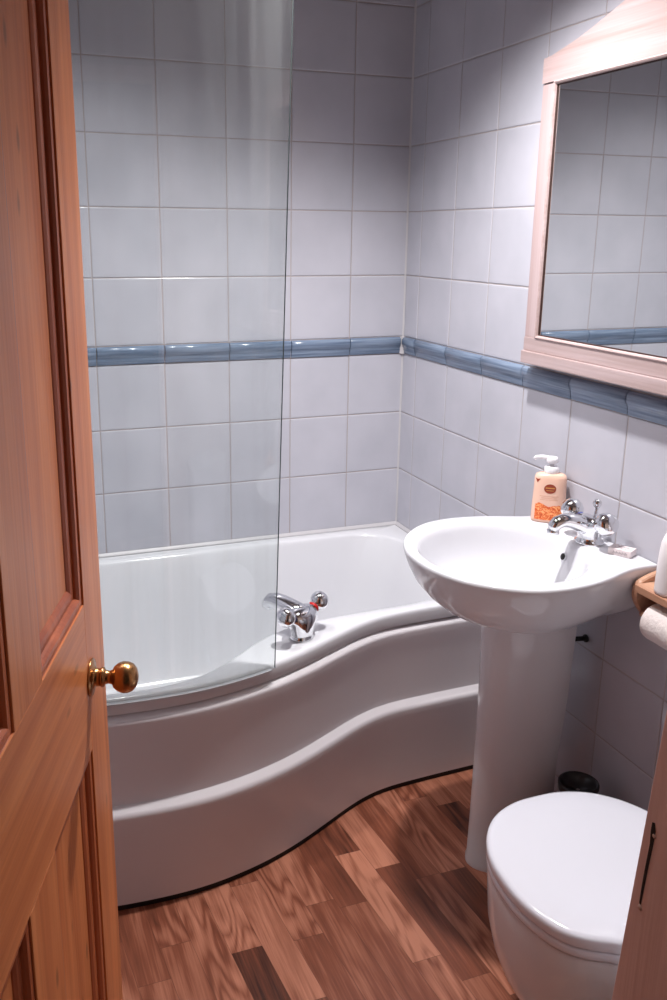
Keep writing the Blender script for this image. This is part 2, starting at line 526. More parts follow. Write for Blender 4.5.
# white sealant down the corner and round the bath
mb = MB()
mb.loft([[(-0.0005, -0.0055, zz), (-0.0025, -0.0025, zz), (-0.0055, -0.0005, zz), (0.0, 0.0, zz)] for zz in (0.56, BB)], smooth=False)
mb.loft([[(-0.0005, -0.0055, zz), (-0.0025, -0.0025, zz), (-0.0055, -0.0005, zz), (0.0, 0.0, zz)] for zz in (BT, CEIL)], smooth=False)
mb.loft([[(-0.001, -0.016, zz), (-0.010, -0.010, zz), (-0.016, -0.001, zz), (0.0, 0.0, zz)] for zz in (BB, BT)], smooth=False)
struct(mb.build('trim_4', M_SEAL))

# ------------------------------------------------------------------ bathtub
front = [(-1.497, -0.70), (-1.47, -0.775), (-1.42, -0.835), (-1.35, -0.878), (-1.25, -0.908), (-1.15, -0.924), (-1.03, -0.931), (-0.93, -0.926),
         (-0.83, -0.907), (-0.74, -0.879), (-0.66, -0.845), (-0.57, -0.799), (-0.50, -0.762), (-0.44, -0.735), (-0.385, -0.718), (-0.32, -0.708),
         (-0.22, -0.702), (-0.12, -0.698), (-0.003, -0.695)]
front_c = [(p.x, p.y) for p in catmull([Vector((x, y, 0)) for x, y in front], 8)]
def arc(cx, cy, r, a0, a1, n=10):
    return [(cx + r * math.cos(math.radians(a0 + (a1 - a0) * k / n)), cy + r * math.sin(math.radians(a0 + (a1 - a0) * k / n))) for k in range(n + 1)]
outer = front_c + [(-0.003, -0.003), (-1.497, -0.003)]
inner_pts = [(-1.435, -0.60), (-1.42, -0.70), (-1.385, -0.775), (-1.32, -0.83), (-1.23, -0.866), (-1.13, -0.884), (-1.03, -0.887), (-0.936, -0.868), (-0.87, -0.832), (-0.814, -0.79),
             (-0.76, -0.745), (-0.709, -0.712), (-0.64, -0.682), (-0.555, -0.668), (-0.43, -0.660), (-0.30, -0.655), (-0.22, -0.645)]
inner = [(p.x, p.y) for p in catmull([Vector((x, y, 0)) for x, y in inner_pts], 6)]
inner += arc(-0.215, -0.495, 0.150, -90, 0) + arc(-0.215, -0.205, 0.150, 0, 90) + arc(-1.30, -0.19, 0.135, 90, 180)
CB = (-0.80, -0.40)
angs = [2 * PI * k / 220 for k in range(220)]
for cx, cy in ((-0.003, -0.003), (-1.497, -0.003), (-0.003, -0.695), (-1.497, -0.70)):
    angs.append(math.atan2(cy - CB[1], cx - CB[0]) % (2 * PI))
angs = sorted(set(angs))
po = polar(outer, CB, angs); pi_ = polar(inner, CB, angs)
bath = thing('bathtub', 'white P-shaped shower bath with a curved front panel along the back wall', 'bathtub', (-0.75, -0.45, 0))
def loc_(o, parent):    # geometry is authored in room space
    o.matrix_parent_inverse = parent.matrix_basis.inverted()
    return o
def toward(a, b, t): return [(p[0] + (q[0] - p[0]) * t, p[1] + (q[1] - p[1]) * t) for p, q in zip(a, b)]
def inset(poly, d):      # move towards the tub centre by d
    r = []
    for x, y in poly:
        v = Vector((CB[0] - x, CB[1] - y)); v.normalize()
        r.append((x + v.x * d, y + v.y * d))
    return r
def flat_ring(poly, z): return [(x, y, z) for x, y in poly]
mb = MB()
po = [p if (p[1] > -.01 or (p[0] > -.01 and p[1] > -.68) or (p[0] < -1.49 and p[1] > -.69)) else a for p, a in zip(po, inset(po, 0.010))]
rings = [flat_ring(inset(po, 0.010), 0.510), flat_ring(inset(po, 0.0012), 0.511), flat_ring(po, 0.514), flat_ring(po, 0.538), flat_ring(inset(po, 0.0015), 0.544),
         flat_ring(inset(po, 0.005), 0.5485), flat_ring(inset(po, 0.010), 0.550)]
lip = inset(pi_, -0.012)
rings += [flat_ring(lip, 0.5498), flat_ring(inset(pi_, -0.005), 0.548), flat_ring(pi_, 0.543), flat_ring(inset(pi_, 0.004), 0.535)]
for zz, t in ((0.50, .035), (0.42, .075), (0.33, .115), (0.25, .16), (0.20, .205), (0.165, .27), (0.145, .36), (0.137, .55), (0.133, .8)):
    base = toward(pi_, [CB] * len(pi_), t)
    rings.append(flat_ring(base, zz))
mb.loft(rings, 0, True, cap0=False, cap1=True)
tub = loc_(sharp(mb.build('tub', M_BATH, bath), 60), bath)
# front panel swept along the curve
def sweep(poly, prof):
    n = len(poly); rings = []
    for i, (x, y) in enumerate(poly):
        a = Vector(poly[max(i - 1, 0)]); b_ = Vector(poly[min(i + 1, n - 1)])
        d = (b_ - a).normalized(); nn = Vector((d.y, -d.x))      # outward, towards the room
        rings.append([(x + nn.x * o, y + nn.y * o, zz) for o, zz in prof])
    return rings
pf = [p for p in front_c if -1.488 < p[0] < -0.008]
prof = [(-0.034, 0.5080), (-0.020, 0.5080), (-0.015, 0.5070), (-0.0045, 0.4985), (-0.0015, 0.4955), (0.0, 0.4915), (0.0002, 0.487), (-0.001, 0.470), (-0.005, 0.440), (-0.008, 0.400), (-0.010, 0.350),
        (-0.0115, 0.300), (-0.0115, 0.2800), (-0.0100, 0.2783), (0.0065, 0.2700), (0.0100, 0.2660), (0.0120, 0.2615), (0.0124, 0.2560), (0.0110, 0.240),
        (0.006, 0.19), (0.000, 0.12), (-0.003, 0.06), (-0.005, 0.016), (-0.010, 0.013), (-0.026, 0.013), (-0.034, 0.10), (-0.042, 0.28), (-0.040, 0.49)]
mb = MB(); mb.loft(sweep(pf, prof), 0, True)
loc_(sharp(mb.build('front_panel', M_PANEL, bath), 36), bath)
mb = MB(); mb.loft(sweep(pf, [(-0.022, 0.016), (-0.018, 0.0005), (-0.008, 0.0005), (-0.0075, 0.016)]), 0, False)  # black strip drawn as the shade under the panel
loc_(mb.build('shadow_gap', M_BLACK, bath), bath)
mb = MB(); mb.lathe([(0.0, 0.0), (0.030, 0.0), (0.034, 0.0025), (0.026, 0.004), (0.010, 0.003), (0.0, 0.003)], (-1.15, -0.45, 0.1335))
loc_(mb.build('drain', M_CHROME, bath), bath)

# white bead along the bath and walls
mb = MB()
for pth in ([(-0.004, -0.004), (-1.49, -0.004)], [(-0.004, -0.004), (-0.004, -0.69)]):
    nx, ny = (0, -1) if pth[0][1] == pth[1][1] else (-1, 0)
    mb.loft([[(x - nx * .003, y - ny * .003, .5505), (x + nx * .006, y + ny * .006, .5505), (x + nx * .004, y + ny * .004, .554), (x - nx * .001, y - ny * .001, .560), (x - nx * .003, y - ny * .003, .560)] for x, y in pth], smooth=False)
struct(mb.build('trim_8', M_SEAL))

# ------------------------------------------------------------------ shower screen
screen = thing('shower_screen', 'clear curved glass shower screen standing on the bath rim', 'shower screen', (-1.1, -0.93, 0.552))
gp = [p for p in front_c if -1.492 < p[0] < -0.76] + [(-0.752, -0.8830)]
GZ = 2.16
def pane_rings(z):
    lean = 0.040 * (z - 0.552) / 1.55
    n = len(gp); A = []; B = []
    for i, (x, y) in enumerate(gp):
        a = Vector(gp[max(i - 1, 0)]); b_ = Vector(gp[min(i + 1, n - 1)])
        d = (b_ - a).normalized(); nn = Vector((d.y, -d.x))
        t = (x + 1.497) / (1.497 - 0.752)
        o = -0.001
        A.append((x + nn.x * o + lean * t, y + nn.y * o, z)); B.append((x + nn.x * (o - .004) + lean * t, y + nn.y * (o - .004), z))
    return A + B[::-1]
r0, r1 = pane_rings(0.5435), pane_rings(GZ)
n = len(r0); h = n // 2
mb = MB()
fs = []; ms = []
for j in range(n):
    k = (j + 1) % n
    mi = 1 if j in (h - 1, n - 1) else 0
    mb.add([r0[j], r0[k], r1[k], r1[j]], [[0, 1, 2, 3]], mi, mi == 0)
mb.add(r0, [list(range(n))[::-1]], 0); mb.add(r1, [list(range(n))], 0)
pane = mb.build('glass_pane', [M_GLASS, M_GLASSEDGE], screen)
bm = bmesh.new(); bm.from_mesh(pane.data); bmesh.ops.remove_doubles(bm, verts=bm.verts, dist=1e-5); bmesh.ops.recalc_face_normals(bm, faces=bm.faces); bm.to_mesh(pane.data); bm.free()
loc_(sharp(pane, 40), screen)
mb = MB()
mb.loft(sweep([p for p in gp if p[0] < -0.76], [(-0.0085, 0.5400), (0.0005, 0.5400), (0.0005, 0.5430), (-0.0085, 0.5430)]), 0, False)
loc_(mb.build('bottom_seal', M_SEALSTRIP, screen), screen)
mb = MB(); mb.box((-1.4985, -0.735, 0.551), (-1.478, -0.700, GZ), 0.002)
loc_(mb.build('wall_profile', M_CHROME, screen), screen)

# ------------------------------------------------------------------ bath mixer tap
bt = thing('bath_tap', 'chrome bath mixer tap with two ball handles on the bath rim', 'tap', (-0.640, -0.757, 0.550)); bt.scale = (1.10, 1.10, 1.10)
t_ = Vector((0.85, 0.525, 0)).normalized(); n_ = Vector((-t_.y, t_.x, 0))
mb = MB()
def ell(c, a, b_, z, seg=28):
    return [Vector(c) + t_ * (a * math.cos(q)) + n_ * (b_ * math.sin(q)) + Vector((0, 0, z)) for q in [2 * PI * k / seg for k in range(seg)]]
O3 = Vector((0, 0, 0))
mb.loft([ell(O3, .030, .027, .0005), ell(O3, .031, .028, .003), ell(O3, .027, .025, .007), ell(O3, .027, .025, .012),
         ell(O3, .034, .029, .030), ell(O3, .043, .032, .046), ell(O3, .046, .031, .056), ell(O3, .043, .028, .065), ell(O3, .034, .021, .073), ell(O3, .014, .008, .077)])
mb.build('tap_body', M_CHROME, bt)
mb = MB()
sp = [n_ * d + Vector((0, 0, zz)) for d, zz in ((-.005, .055), (.015, .060), (.035, .065), (.055, .069), (.075, .071), (.090, .068), (.098, .060), (.101, .050))]
mb.tube(sp, [.025, .025, .0235, .022, .0205, .0195, .018, .0165], 20, squash=0.9)
mb.build('spout', M_CHROME, bt)
for s, ring in ((-1, M_BLUE), (1, M_RED)):
    ax = (t_ * s + Vector((0, 0, 0.55)) - n_ * 0.12).normalized()
    base = t_ * (s * 0.030) + Vector((0, 0, .054))
    mb = MB()
    mb.lathe([(.012, 0), (.012, .012), (.010, .017), (.0135, .019), (.0195, .026), (.0225, .035), (.0215, .045), (.0165, .0525), (.008, .055), (.0, .0552)], base, ax, 24)
    hd = mb.build('handle', M_CHROME, bt)
    mb = MB(); mb.lathe([(.0125, .0128), (.0142, .0135), (.0142, .0168), (.0105, .0178)], base, ax, 24)
    mb.build('colour_ring', ring, hd)

# ------------------------------------------------------------------ pedestal basin
YC = -1.070
basin = thing('pedestal_basin', 'white round-fronted washbasin on a pedestal against the right wall', 'washbasin', (-0.2, YC, 0))
half = [(-0.003, .1955), (-0.03, .1945), (-0.065, .197), (-0.10, .207), (-0.15, .226), (-0.20, .240), (-0.25, .2465), (-0.30, .2445), (-0.35, .231), (-0.40, .198), (-0.437, .160), (-0.462, .119), (-0.478, .077), (-0.486, .038), (-0.488, 0)]
hc = [(p.x, p.y) for p in catmull([Vector((x, y, 0)) for x, y in half], 6)]
bo = [(x, YC + y) for x, y in hc] + [(x, YC - y) for x, y in hc[::-1][1:]]
CBs = (-0.235, YC)
ang2 = [2 * PI * k / 144 for k in range(144)] + [math.atan2(s * .1955, .232) % (2 * PI) for s in (-1, 1)]
ang2 = sorted(set(ang2))
ob = polar(bo, CBs, ang2)
ie = [(-0.276 + 0.190 * math.cos(a), YC - 0.004 + 0.204 * math.sin(a)) for a in [2 * PI * k / 96 for k in range(96)]]
ib = polar(ie, CBs, ang2)
def bring(s, z, back, cx=-0.19):
    r = []
    for x, y in ob:
        xx = cx + (x - cx) * (s if x < cx else back)
        r.append((xx, YC + (y - YC) * s, z))
    return r
rings = [bring(.20, .690, .25), bring(.36, .691, .35), bring(.48, .696, .50), bring(.62, .707, .72), bring(.74, .724, .88), bring(.84, .749, 1.0), bring(.915, .778, 1.0), bring(.96, .805, 1.0), bring(.988, .827, 1.0), bring(1.0, .8405, 1.0)]
rings += [bring(1.0, .8440, 1.0), bring(.996, .8475, 1.0), bring(.988, .8495, 1.0), bring(.978, .8500, 1.0)]
rings[-1] = [(min(x, -0.003), y, z) for x, y, z in rings[-1]]
def iring(k, z, cx=-0.27, dx=0.0):
    return [(cx + (x - cx) * k + dx, YC + (y - YC) * k, z) for x, y in ib]
rings += [iring(1.035, .8502), iring(1.0, .8485), iring(.975, .843), iring(.955, .832), iring(.93, .812), iring(.89, .785), iring(.82, .758), iring(.70, .737), iring(.52, .724), iring(.30, .717), iring(.09, .713)]
mb = MB(); mb.loft(rings, 0, True)
bowl = loc_(sharp(mb.build('bowl', M_CERAMIC, basin), 62), basin)
# pedestal: rounded front, open towards the wall
def ped(z, w, f, bk, cy=YC + .022):
    pts = []
    for k in range(25):
        a = math.radians(90 + 180 * k / 24)
        pts.append((bk - 0.03 + (f - bk + 0.03) * abs(math.cos(a)) ** 0.85 * (1 if math.cos(a) < 0 else 0) * 1.0, cy + w * math.sin(a)))
    pts = [(bk, cy + w * .86)] + [(x, y) for x, y in pts] + [(bk, cy - w * .86)]
    return [(x, y, z) for x, y in pts]
mb = MB()
mb.loft([ped(zz, w, f_, bk) for zz, w, f_, bk in ((0.0005, .078, -.294, -.10), (.012, .078, -.294, -.10), (.02, .075, -.291, -.10), (.12, .074, -.289, -.10), (.30, .076, -.287, -.10), (.45, .081, -.286, -.09), (.58, .088, -.287, -.09), (.66, .093, -.289, -.09), (.712, .095, -.290, -.09))])
pedo = loc_(sharp(mb.build('pedestal', M_CERAMIC, basin), 50), basin)
# overflow hole on the tap side of the bowl
mb = MB(); mb.lathe([(.0, .0), (.0075, .0), (.0100, .0012), (.0088, .003)], (-.1015, YC - .001, .812), (-1, 0, 0.30), 20)
loc_(mb.build('overflow_ring', M_CERAMIC, basin), basin)
mb = MB(); mb.lathe([(.0, .0), (.0085, .0), (.0080, .0022), (.0, .0022)], (-.1025, YC - .001, .8125), (-1, 0, 0.30), 20)
loc_(mb.build('overflow_hole', M_HOLE, basin), basin)
mb = MB(); mb.lathe([(.0, .0), (.020, .0), (.022, .002), (.014, .003), (.0, .002)], (-.27, YC, .7132), (0, 0, 1), 24)
loc_(mb.build('waste', M_CHROME, basin), basin)
mb = MB(); mb.tube([(-.002, -1.058, .582), (-.032, -1.052, .582)], .006, 10)
mb.lathe([(.010, 0), (.010, .004), (.0, .004)], (-.0025, -1.058, .582), (-1, 0, 0), 12)
loc_(mb.build('fixing_bolt', M_BLACK, basin), basin)

# ------------------------------------------------------------------ basin mixer tap
wt = thing('basin_tap', 'chrome mixer tap with two ball handles on the washbasin deck', 'tap', (-0.052, -1.092, 0.850)); wt.scale = (1.22, 1.22, 1.22)
mb = MB()
def el2(cx, a, b_, z, seg=28):
    return [(cx + a * math.cos(q), b_ * math.sin(q), z) for q in [2 * PI * k / seg for k in range(seg)]]
mb.loft([el2(0, .026, .030, .0004), el2(0, .026, .030, .004), el2(0, .023, .026, .007), el2(0, .021, .024, .012), el2(-.002, .020, .026, .024), el2(-.004, .019, .032, .034), el2(-.004, .017, .036, .042), el2(-.004, .013, .032, .050), el2(-.004, .006, .018, .054)])
mb.build('tap_body', M_CHROME, wt)
mb = MB()
mb.tube([(.004, 0, .028), (-.012, .002, .034), (-.028, .004, .041), (-.044, .006, .046), (-.058, .008, .047), (-.069, .009, .043), (-.075, .010, .036), (-.076, .010, .030)],
        [.022, .021, .0185, .0165, .0152, .0145, .0135, .0122], 20, squash=0.85)
sp_o = mb.build('spout', M_CHROME, wt)
mb = MB(); mb.lathe([(.0105, .0), (.0118, .001), (.0118, .008), (.0105, .009)], (-.076, .010, .022), (0, 0, 1), 20)
mb.build('aerator', M_CHROME, sp_o)
for s, ring in ((1, M_BLUE), (-1, M_RED)):
    ax = Vector((-0.10, s, 0.50)).normalized(); base = Vector((-.002, s * .020, .036))
    mb = MB()
    mb.lathe([(.010, 0), (.010, .010), (.008, .014), (.012, .016), (.0185, .022), (.0220, .031), (.0215, .041), (.017, .0495), (.008, .053), (.0, .0533)], base, ax, 24)
    hd = mb.build('handle', M_CHROME, wt)
    mb = MB(); mb.lathe([(.0102, .0105), (.0118, .011), (.0118, .0135), (.0085, .0145)], base, ax, 24)
    mb.build('colour_ring', ring, hd)
mb = MB()
mb.tube([(.010, 0, .044), (.012, 0, .072)], .0035, 10)
mb.lathe([(.003, 0), (.006, .003), (.0085, .009), (.008, .014), (.004, .018), (.0, .0185)], (.012, 0, .066), (0, 0, 1), 16)
mb.build('pop_up_rod', M_CHROME, wt)

# ------------------------------------------------------------------ soap dispenser
def dispenser_material():
    m, nt, b = new_mat('soap_bottle_print')
    N = nt.nodes.new; L = nt.links.new
    tc = N('ShaderNodeTexCoord'); sep = N('ShaderNodeSeparateXYZ'); L(tc.outputs['Object'], sep.inputs[0])
    n = N('ShaderNodeTexNoise'); n.inputs['Scale'].default_value = 120; n.inputs['Detail'].default_value = 3; n.inputs['Distortion'].default_value = 1.5
    L(tc.outputs['Object'], n.inputs['Vector'])
    cr = N('ShaderNodeValToRGB'); e = cr.color_ramp.elements
    e[0].position = 0.36; e[0].color = lin(214, 84, 34)
    e[1].position = 0.62; e[1].color = lin(252, 176, 116)
    k = e.new(0.5); k.color = lin(238, 122, 58)
    L(n.outputs['Fac'], cr.inputs['Fac'])
    L(cr.outputs['Color'], b.inputs['Base Color'])
    b.inputs['Roughness'].default_value = 0.3
    return m
M_SOAP = simple('peach_soap_plastic', lin(238, 196, 174), 0.22, vary=0.03, vscale=30)
M_FLOWERS = dispenser_material()
M_EMBLEM = simple('emblem_print', lin(150, 58, 34), 0.35)
M_EMBLEM2 = simple('emblem_gold', lin(206, 140, 70), 0.35)
M_PUMP = simple('clear_white_plastic', lin(240, 238, 242), 0.2)
M_INK = simple('pale_print', lin(214, 158, 128), 0.4)
K = 1.15
sd = thing('soap_dispenser', 'peach pump soap bottle with orange floral label on the washbasin corner', 'soap dispenser', (-0.045, -0.921, 0.850), math.atan2(-1.8, -1.33) + PI / 2); sd.scale = (1.16, 1.1, 1.0)
# local -y is the printed front; half width .036, half depth .023
def bottle_ring(z, sx, sy, seg=44, n=2.6):
    r = []
    for k in range(seg):
        a = 2 * PI * k / seg; c, s = math.cos(a), math.sin(a)
        r.append((sx * math.copysign(abs(c) ** (2 / n), c), sy * math.copysign(abs(s) ** (2 / n), s), z))
    return r
BSEC = [(.0003, .033, .020), (.003, .0355, .0225), (.010, .0362, .0232), (.05, .0352, .0225), (.09, .0338, .0215), (.112, .0335, .021), (.1195, .031, .019), (.1235, .024, .0155), (.1245, .0145, .0125)]
mb = MB(); mb.loft([bottle_ring(*s) for s in BSEC]); mb.build('bottle', M_SOAP, sd)
def bdim(z):
    for a, b_ in zip(BSEC, BSEC[1:]):
        if a[0] <= z <= b_[0]:
            t = (z - a[0]) / (b_[0] - a[0]); return a[1] + (b_[1] - a[1]) * t, a[2] + (b_[2] - a[2]) * t
    return BSEC[-1][1:]
def surf(x, z, lift=.0004):
    sx, sy = bdim(z); u = min(abs(x) / sx, .999)
    return (x, -sy * (1 - u ** 2.6) ** (1 / 2.6) - lift, z)
def decal(mb, pts, lift=.0004):      # polygon in (x, z) on the printed face
    cx = sum(p[0] for p in pts) / len(pts); cz = sum(p[1] for p in pts) / len(pts)
    lv = []
    for t in (1.0, .66, .33):
        lv.append([surf(cx + (x - cx) * t, cz + (zz - cz) * t, lift) for x, zz in pts])
    mb.loft(lv, 0, True, cap0=False)
mb = MB()
xs = [-.028 + .056 * k / 14 for k in range(15)]
top = [.046, .049, .052, .050, .049, .046, .044, .042, .043, .045, .046, .045, .047, .046, .044]
lower = [surf(x, .008) for x in xs]; mid = [surf(x, .008 + (t - .008) * .5) for x, t in zip(xs, top)]; upr = [surf(x, t) for x, t in zip(xs, top)]
mb.loft([lower, mid, upr], 0, True, closed=False, cap0=False, cap1=False)
mb.build('flower_print', M_FLOWERS, sd)
mb = MB(); decal(mb, [(.0005 + .0125 * math.cos(a), .0880 + .0120 * math.sin(a)) for a in [2 * PI * k / 24 for k in range(24)]])
decal(mb, [(-.031, .112), (-.0205, .112), (-.0265, .101)])
emb = mb.build('emblem', M_EMBLEM, sd)
mb = MB(); decal(mb, [(-.009, .0885), (-.009, .0915), (.010, .0915), (.010, .0885)], .0008); decal(mb, [(-.007, .083), (-.007, .0845), (.008, .0845), (.008, .083)], .0008)
mb.build('emblem_band', M_EMBLEM2, emb)
mb = MB()
for zz, w in ((.0685, .020), (.0635, .016), (.0590, .019)):
    decal(mb, [(-w, zz), (-w, zz + .0012), (w * .95, zz + .0012), (w * .95, zz)])
mb.build('fine_print', M_INK, sd)
mb = MB()
mb.lathe([(.0145, .1240), (.0150, .126), (.0150, .1385), (.0130, .1405), (.0065, .1410), (.0060, .152), (.0, .152)], seg=28)
pump = mb.build('pump_collar', M_PUMP, sd)
mb = MB()
mb.lathe([(.0, .150), (.011, .150), (.0125, .152), (.0125, .158), (.011, .164), (.006, .1655), (.0, .1657)], seg=24)
mb.tube([(-.004, 0, .160), (-.02, 0, .1625), (-.033, 0, .161), (-.037, 0, .156)], [.0062, .0056, .005, .0042], 12)
mb.build('pump_head', M_PUMP, sd)

# ------------------------------------------------------------------ small soap box
sb = thing('soap_box', 'small white wrapped soap bar beside the basin tap', 'soap bar', (-0.034, -1.186, 0.850), math.radians(-62))
mb = MB(); mb.box((-.026, -.017, .0004), (.026, .017, .016), .002)
mb.build('wrapper', simple('white_card', lin(238, 226, 226), 0.45), sb)
mb = MB()
for k in range(5):
    x = -.014 + k * .0066
    mb.tube([(x, -.0173, .005), (x + .0018, -.0173, .011), (x + .0034, -.0173, .006), (x + .0052, -.0173, .0095)], .0005, 6)
mb.box((-.015, -.008, .0158), (.012, -.006, .0163)); mb.box((-.010, .002, .0158), (.016, .004, .0163))
mb.build('printed_script', simple('grey_print', lin(150, 140, 146), 0.5), sb)

# ------------------------------------------------------------------ toilet (faces the bath)
TX = -0.357
toilet = thing('toilet', 'white toilet with closed rounded lid in front of the pedestal basin', 'toilet', (TX, -1.70, 0))
egg_half = [(-1.378, .0), (-1.380, .045), (-1.394, .092), (-1.420, .132), (-1.460, .166), (-1.515, .191), (-1.575, .200), (-1.625, .200), (-1.675, .190), (-1.715, .171), (-1.742, .142), (-1.760, .110), (-1.766, .10), (-1.766, .0)]
ec = [(p.x, p.y) for p in catmull([Vector((a, b_, 0)) for a, b_ in egg_half], 5)]
egg = [(TX + w, y) for y, w in ec] + [(TX - w, y) for y, w in ec[::-1][1:-1]]
CT = (TX, -1.585)
ang3 = [2 * PI * k / 120 for k in range(120)]
ep = polar(egg, CT, ang3)
def ering(k, z, dy=0.0, kx=None):
    kx = k if kx is None else kx
    return [(CT[0] + (x - CT[0]) * kx, CT[1] + dy + (y - CT[1]) * k, z) for x, y in ep]
mb = MB()
mb.loft([ering(.975, .4085), ering(.997, .409), ering(1.0, .411), ering(1.0, .421), ering(.996, .4265), ering(.984, .4300), ering(.95, .4325), ering(.75, .4345), ering(.5, .4355), ering(.2, .436)])
loc_(sharp(mb.build('lid', M_LID, toilet), 60), toilet)
mb = MB()
mb.loft([ering(.965, .386), ering(.985, .387), ering(.992, .391), ering(.992, .400), ering(.98, .4045), ering(.95, .405)])
loc_(sharp(mb.build('seat', M_LID, toilet), 60), toilet)
mb = MB()
mb.loft([ering(.70, .0005, -.02, .56), ering(.70, .010, -.02, .56), ering(.66, .02, -.02, .525), ering(.64, .07, -.02, .50), ering(.645, .095, -.02, .51), ering(.68, .115, -.016, .58), ering(.77, .145, -.010, .71), ering(.85, .185, -.005, .825), ering(.912, .23, -.002, .90), ering(.955, .285, 0, .95), ering(.968, .34, 0, .967), ering(.972, .372, 0, .972), ering(.96, .381, 0, .96), ering(.9, .3825)])
pan = loc_(sharp(mb.build('pan', M_CERAMIC, toilet), 60), toilet)
def rrect(cx, cy, hx, hy, r, z, n=6):
    q = []
    for sx, sy, a0 in ((1, 1, 0), (-1, 1, 90), (-1, -1, 180), (1, -1, 270)):
        q += [(cx + sx * (hx - r) + r * math.cos(math.radians(a0 + 90 * k / n)), cy + sy * (hy - r) + r * math.sin(math.radians(a0 + 90 * k / n)), z) for k in range(n + 1)]
    return q
mb = MB()
mb.loft([rrect(TX, -1.94, .09, .14, .05, zz) for zz in (.15, .30)] + [rrect(TX, -1.94, .12, .14, .05, zz) for zz in (.36, .380)])
loc_(sharp(mb.build('pan_back', M_CERAMIC, toilet), 50), toilet)
mb = MB()
mb.loft([rrect(TX, -2.0, .18, .085, .03, .382), rrect(TX, -2.0, .19, .09, .03, .40), rrect(TX, -2.0, .20, .095, .03, .74)])
cis = loc_(sharp(mb.build('cistern', M_CERAMIC, toilet), 50), toilet)
mb = MB()
mb.loft([rrect(TX, -2.0, .205, .098, .03, .741), rrect(TX, -2.0, .208, .098, .03, .75), rrect(TX, -2.0, .206, .097, .03, .77), rrect(TX, -2.0, .19, .085, .03, .777)])
loc_(sharp(mb.build('cistern_lid', M_CERAMIC, toilet), 50), toilet)
for s in (-1, 1):
    mb = MB(); mb.lathe([(.012, .0), (.012, .045), (.010, .047), (.0, .047)], (TX + s * .07, -1.80, .3815), (0, 0, 1), 16)
    loc_(mb.build('hinge', M_CHROME, toilet), toilet)

# ------------------------------------------------------------------ toilet brush tub in the shade behind the pedestal
tb = thing('toilet_brush_holder', 'black toilet brush tub with pale stripes in the dark behind the toilet', 'toilet brush holder', (-0.112, -1.214, 0))
mb = MB()
mb.lathe([(.0, .0005), (.050, .0005), (.053, .01), (.048, .15), (.045, .285), (.047, .292), (.047, .300), (.041, .302), (.040, .29), (.0, .28)])
mb.build('tub', simple('black_plastic', lin(20, 18, 20), 0.35), tb)
mb = MB()
for k in range(3):
    mb.lathe([(.0466, .240 + k * .016), (.0474, .241 + k * .016), (.0472, .248 + k * .016), (.0462, .249 + k * .016)], seg=40)
mb.build('stripe', simple('pale_grey_band', lin(150, 146, 150), 0.4), tb)

# ------------------------------------------------------------------ toilet roll holder, roll, bottle
hold = thing('toilet_roll_holder', 'small wooden shelf with rounded side brackets holding a toilet roll', 'toilet roll holder', (-0.003, -1.33, 0.78))
bprof = [(-.003, .842), (-.030, .836), (-.056, .827), (-.066, .818), (-.071, .803), (-.069, .785), (-.060, .766), (-.045, .748), (-.028, .738), (-.003, .732)]
bp2 = [(p.x, p.y) for p in catmull([Vector((a, b_, 0)) for a, b_ in bprof], 4)]
for y0 in (-1.269, -1.446):
    mb = MB()
    cx = sum(p[0] for p in bp2) / len(bp2); cz = sum(p[1] for p in bp2) / len(bp2)
    def br(y, k): return [(min(cx + (x - cx) * k, -.003), y, cz + (zz - cz) * k) for x, zz in bp2]
    mb.loft([br(y0, .93), br(y0 - .003, 1.0), br(y0 - .013, 1.0), br(y0 - .016, .93)])
    loc_(sharp(mb.build('bracket', M_SHELFWOOD, hold), 40), hold)
mb = MB(); mb.box((-.078, -1.4455, .806), (-.003, -1.2855, .822), .002)
loc_(mb.build('shelf', M_SHELFWOOD, hold), hold)
mb = MB(); mb.tube([(-.050, -1.286, .752), (-.050, -1.445, .752)], .008, 12)
loc_(mb.build('spindle', M_SHELFWOOD, hold), hold)
roll = thing('toilet_roll', 'white toilet roll hanging under the wooden shelf', 'toilet roll', (-0.050, -1.372, 0.750))
mb = MB()
mb.lathe([(.020, -.051), (.034, -.0515), (.0395, -.047), (.041, -.040), (.041, .040), (.0395, .047), (.034, .0515), (.020, .051), (.0195, .045), (.0195, -.045), (.020, -.051)], (0, 0, 0), (0, 1, 0), 40)
mb.build('paper', M_PAPER, roll)
mb = MB(); mb.lathe([(.0192, -.049), (.0192, .049), (.0178, .049), (.0178, -.049), (.0192, -.049)], (0, 0, 0), (0, 1, 0), 24)
mb.build('cardboard_core', simple('cardboard', lin(176, 140, 108), 0.9), roll)
bot = thing('lotion_bottle', 'white bottle standing on the wooden toilet roll shelf', 'bottle', (-0.046, -1.352, 0.822))
mb = MB()
mb.lathe([(.0, .0004), (.028, .0004), (.031, .004), (.031, .010), (.0295, .075), (.027, .110), (.021, .128), (.013, .136), (.013, .140)], seg=36)
mb.build('body', simple('white_plastic', lin(238, 232, 234), 0.3), bot)
mb = MB(); mb.lathe([(.0, .138), (.0155, .138), (.0155, .160), (.014, .163), (.0, .163)], seg=28)
mb.build('cap', bpy.data.materials['white_plastic'], bot)

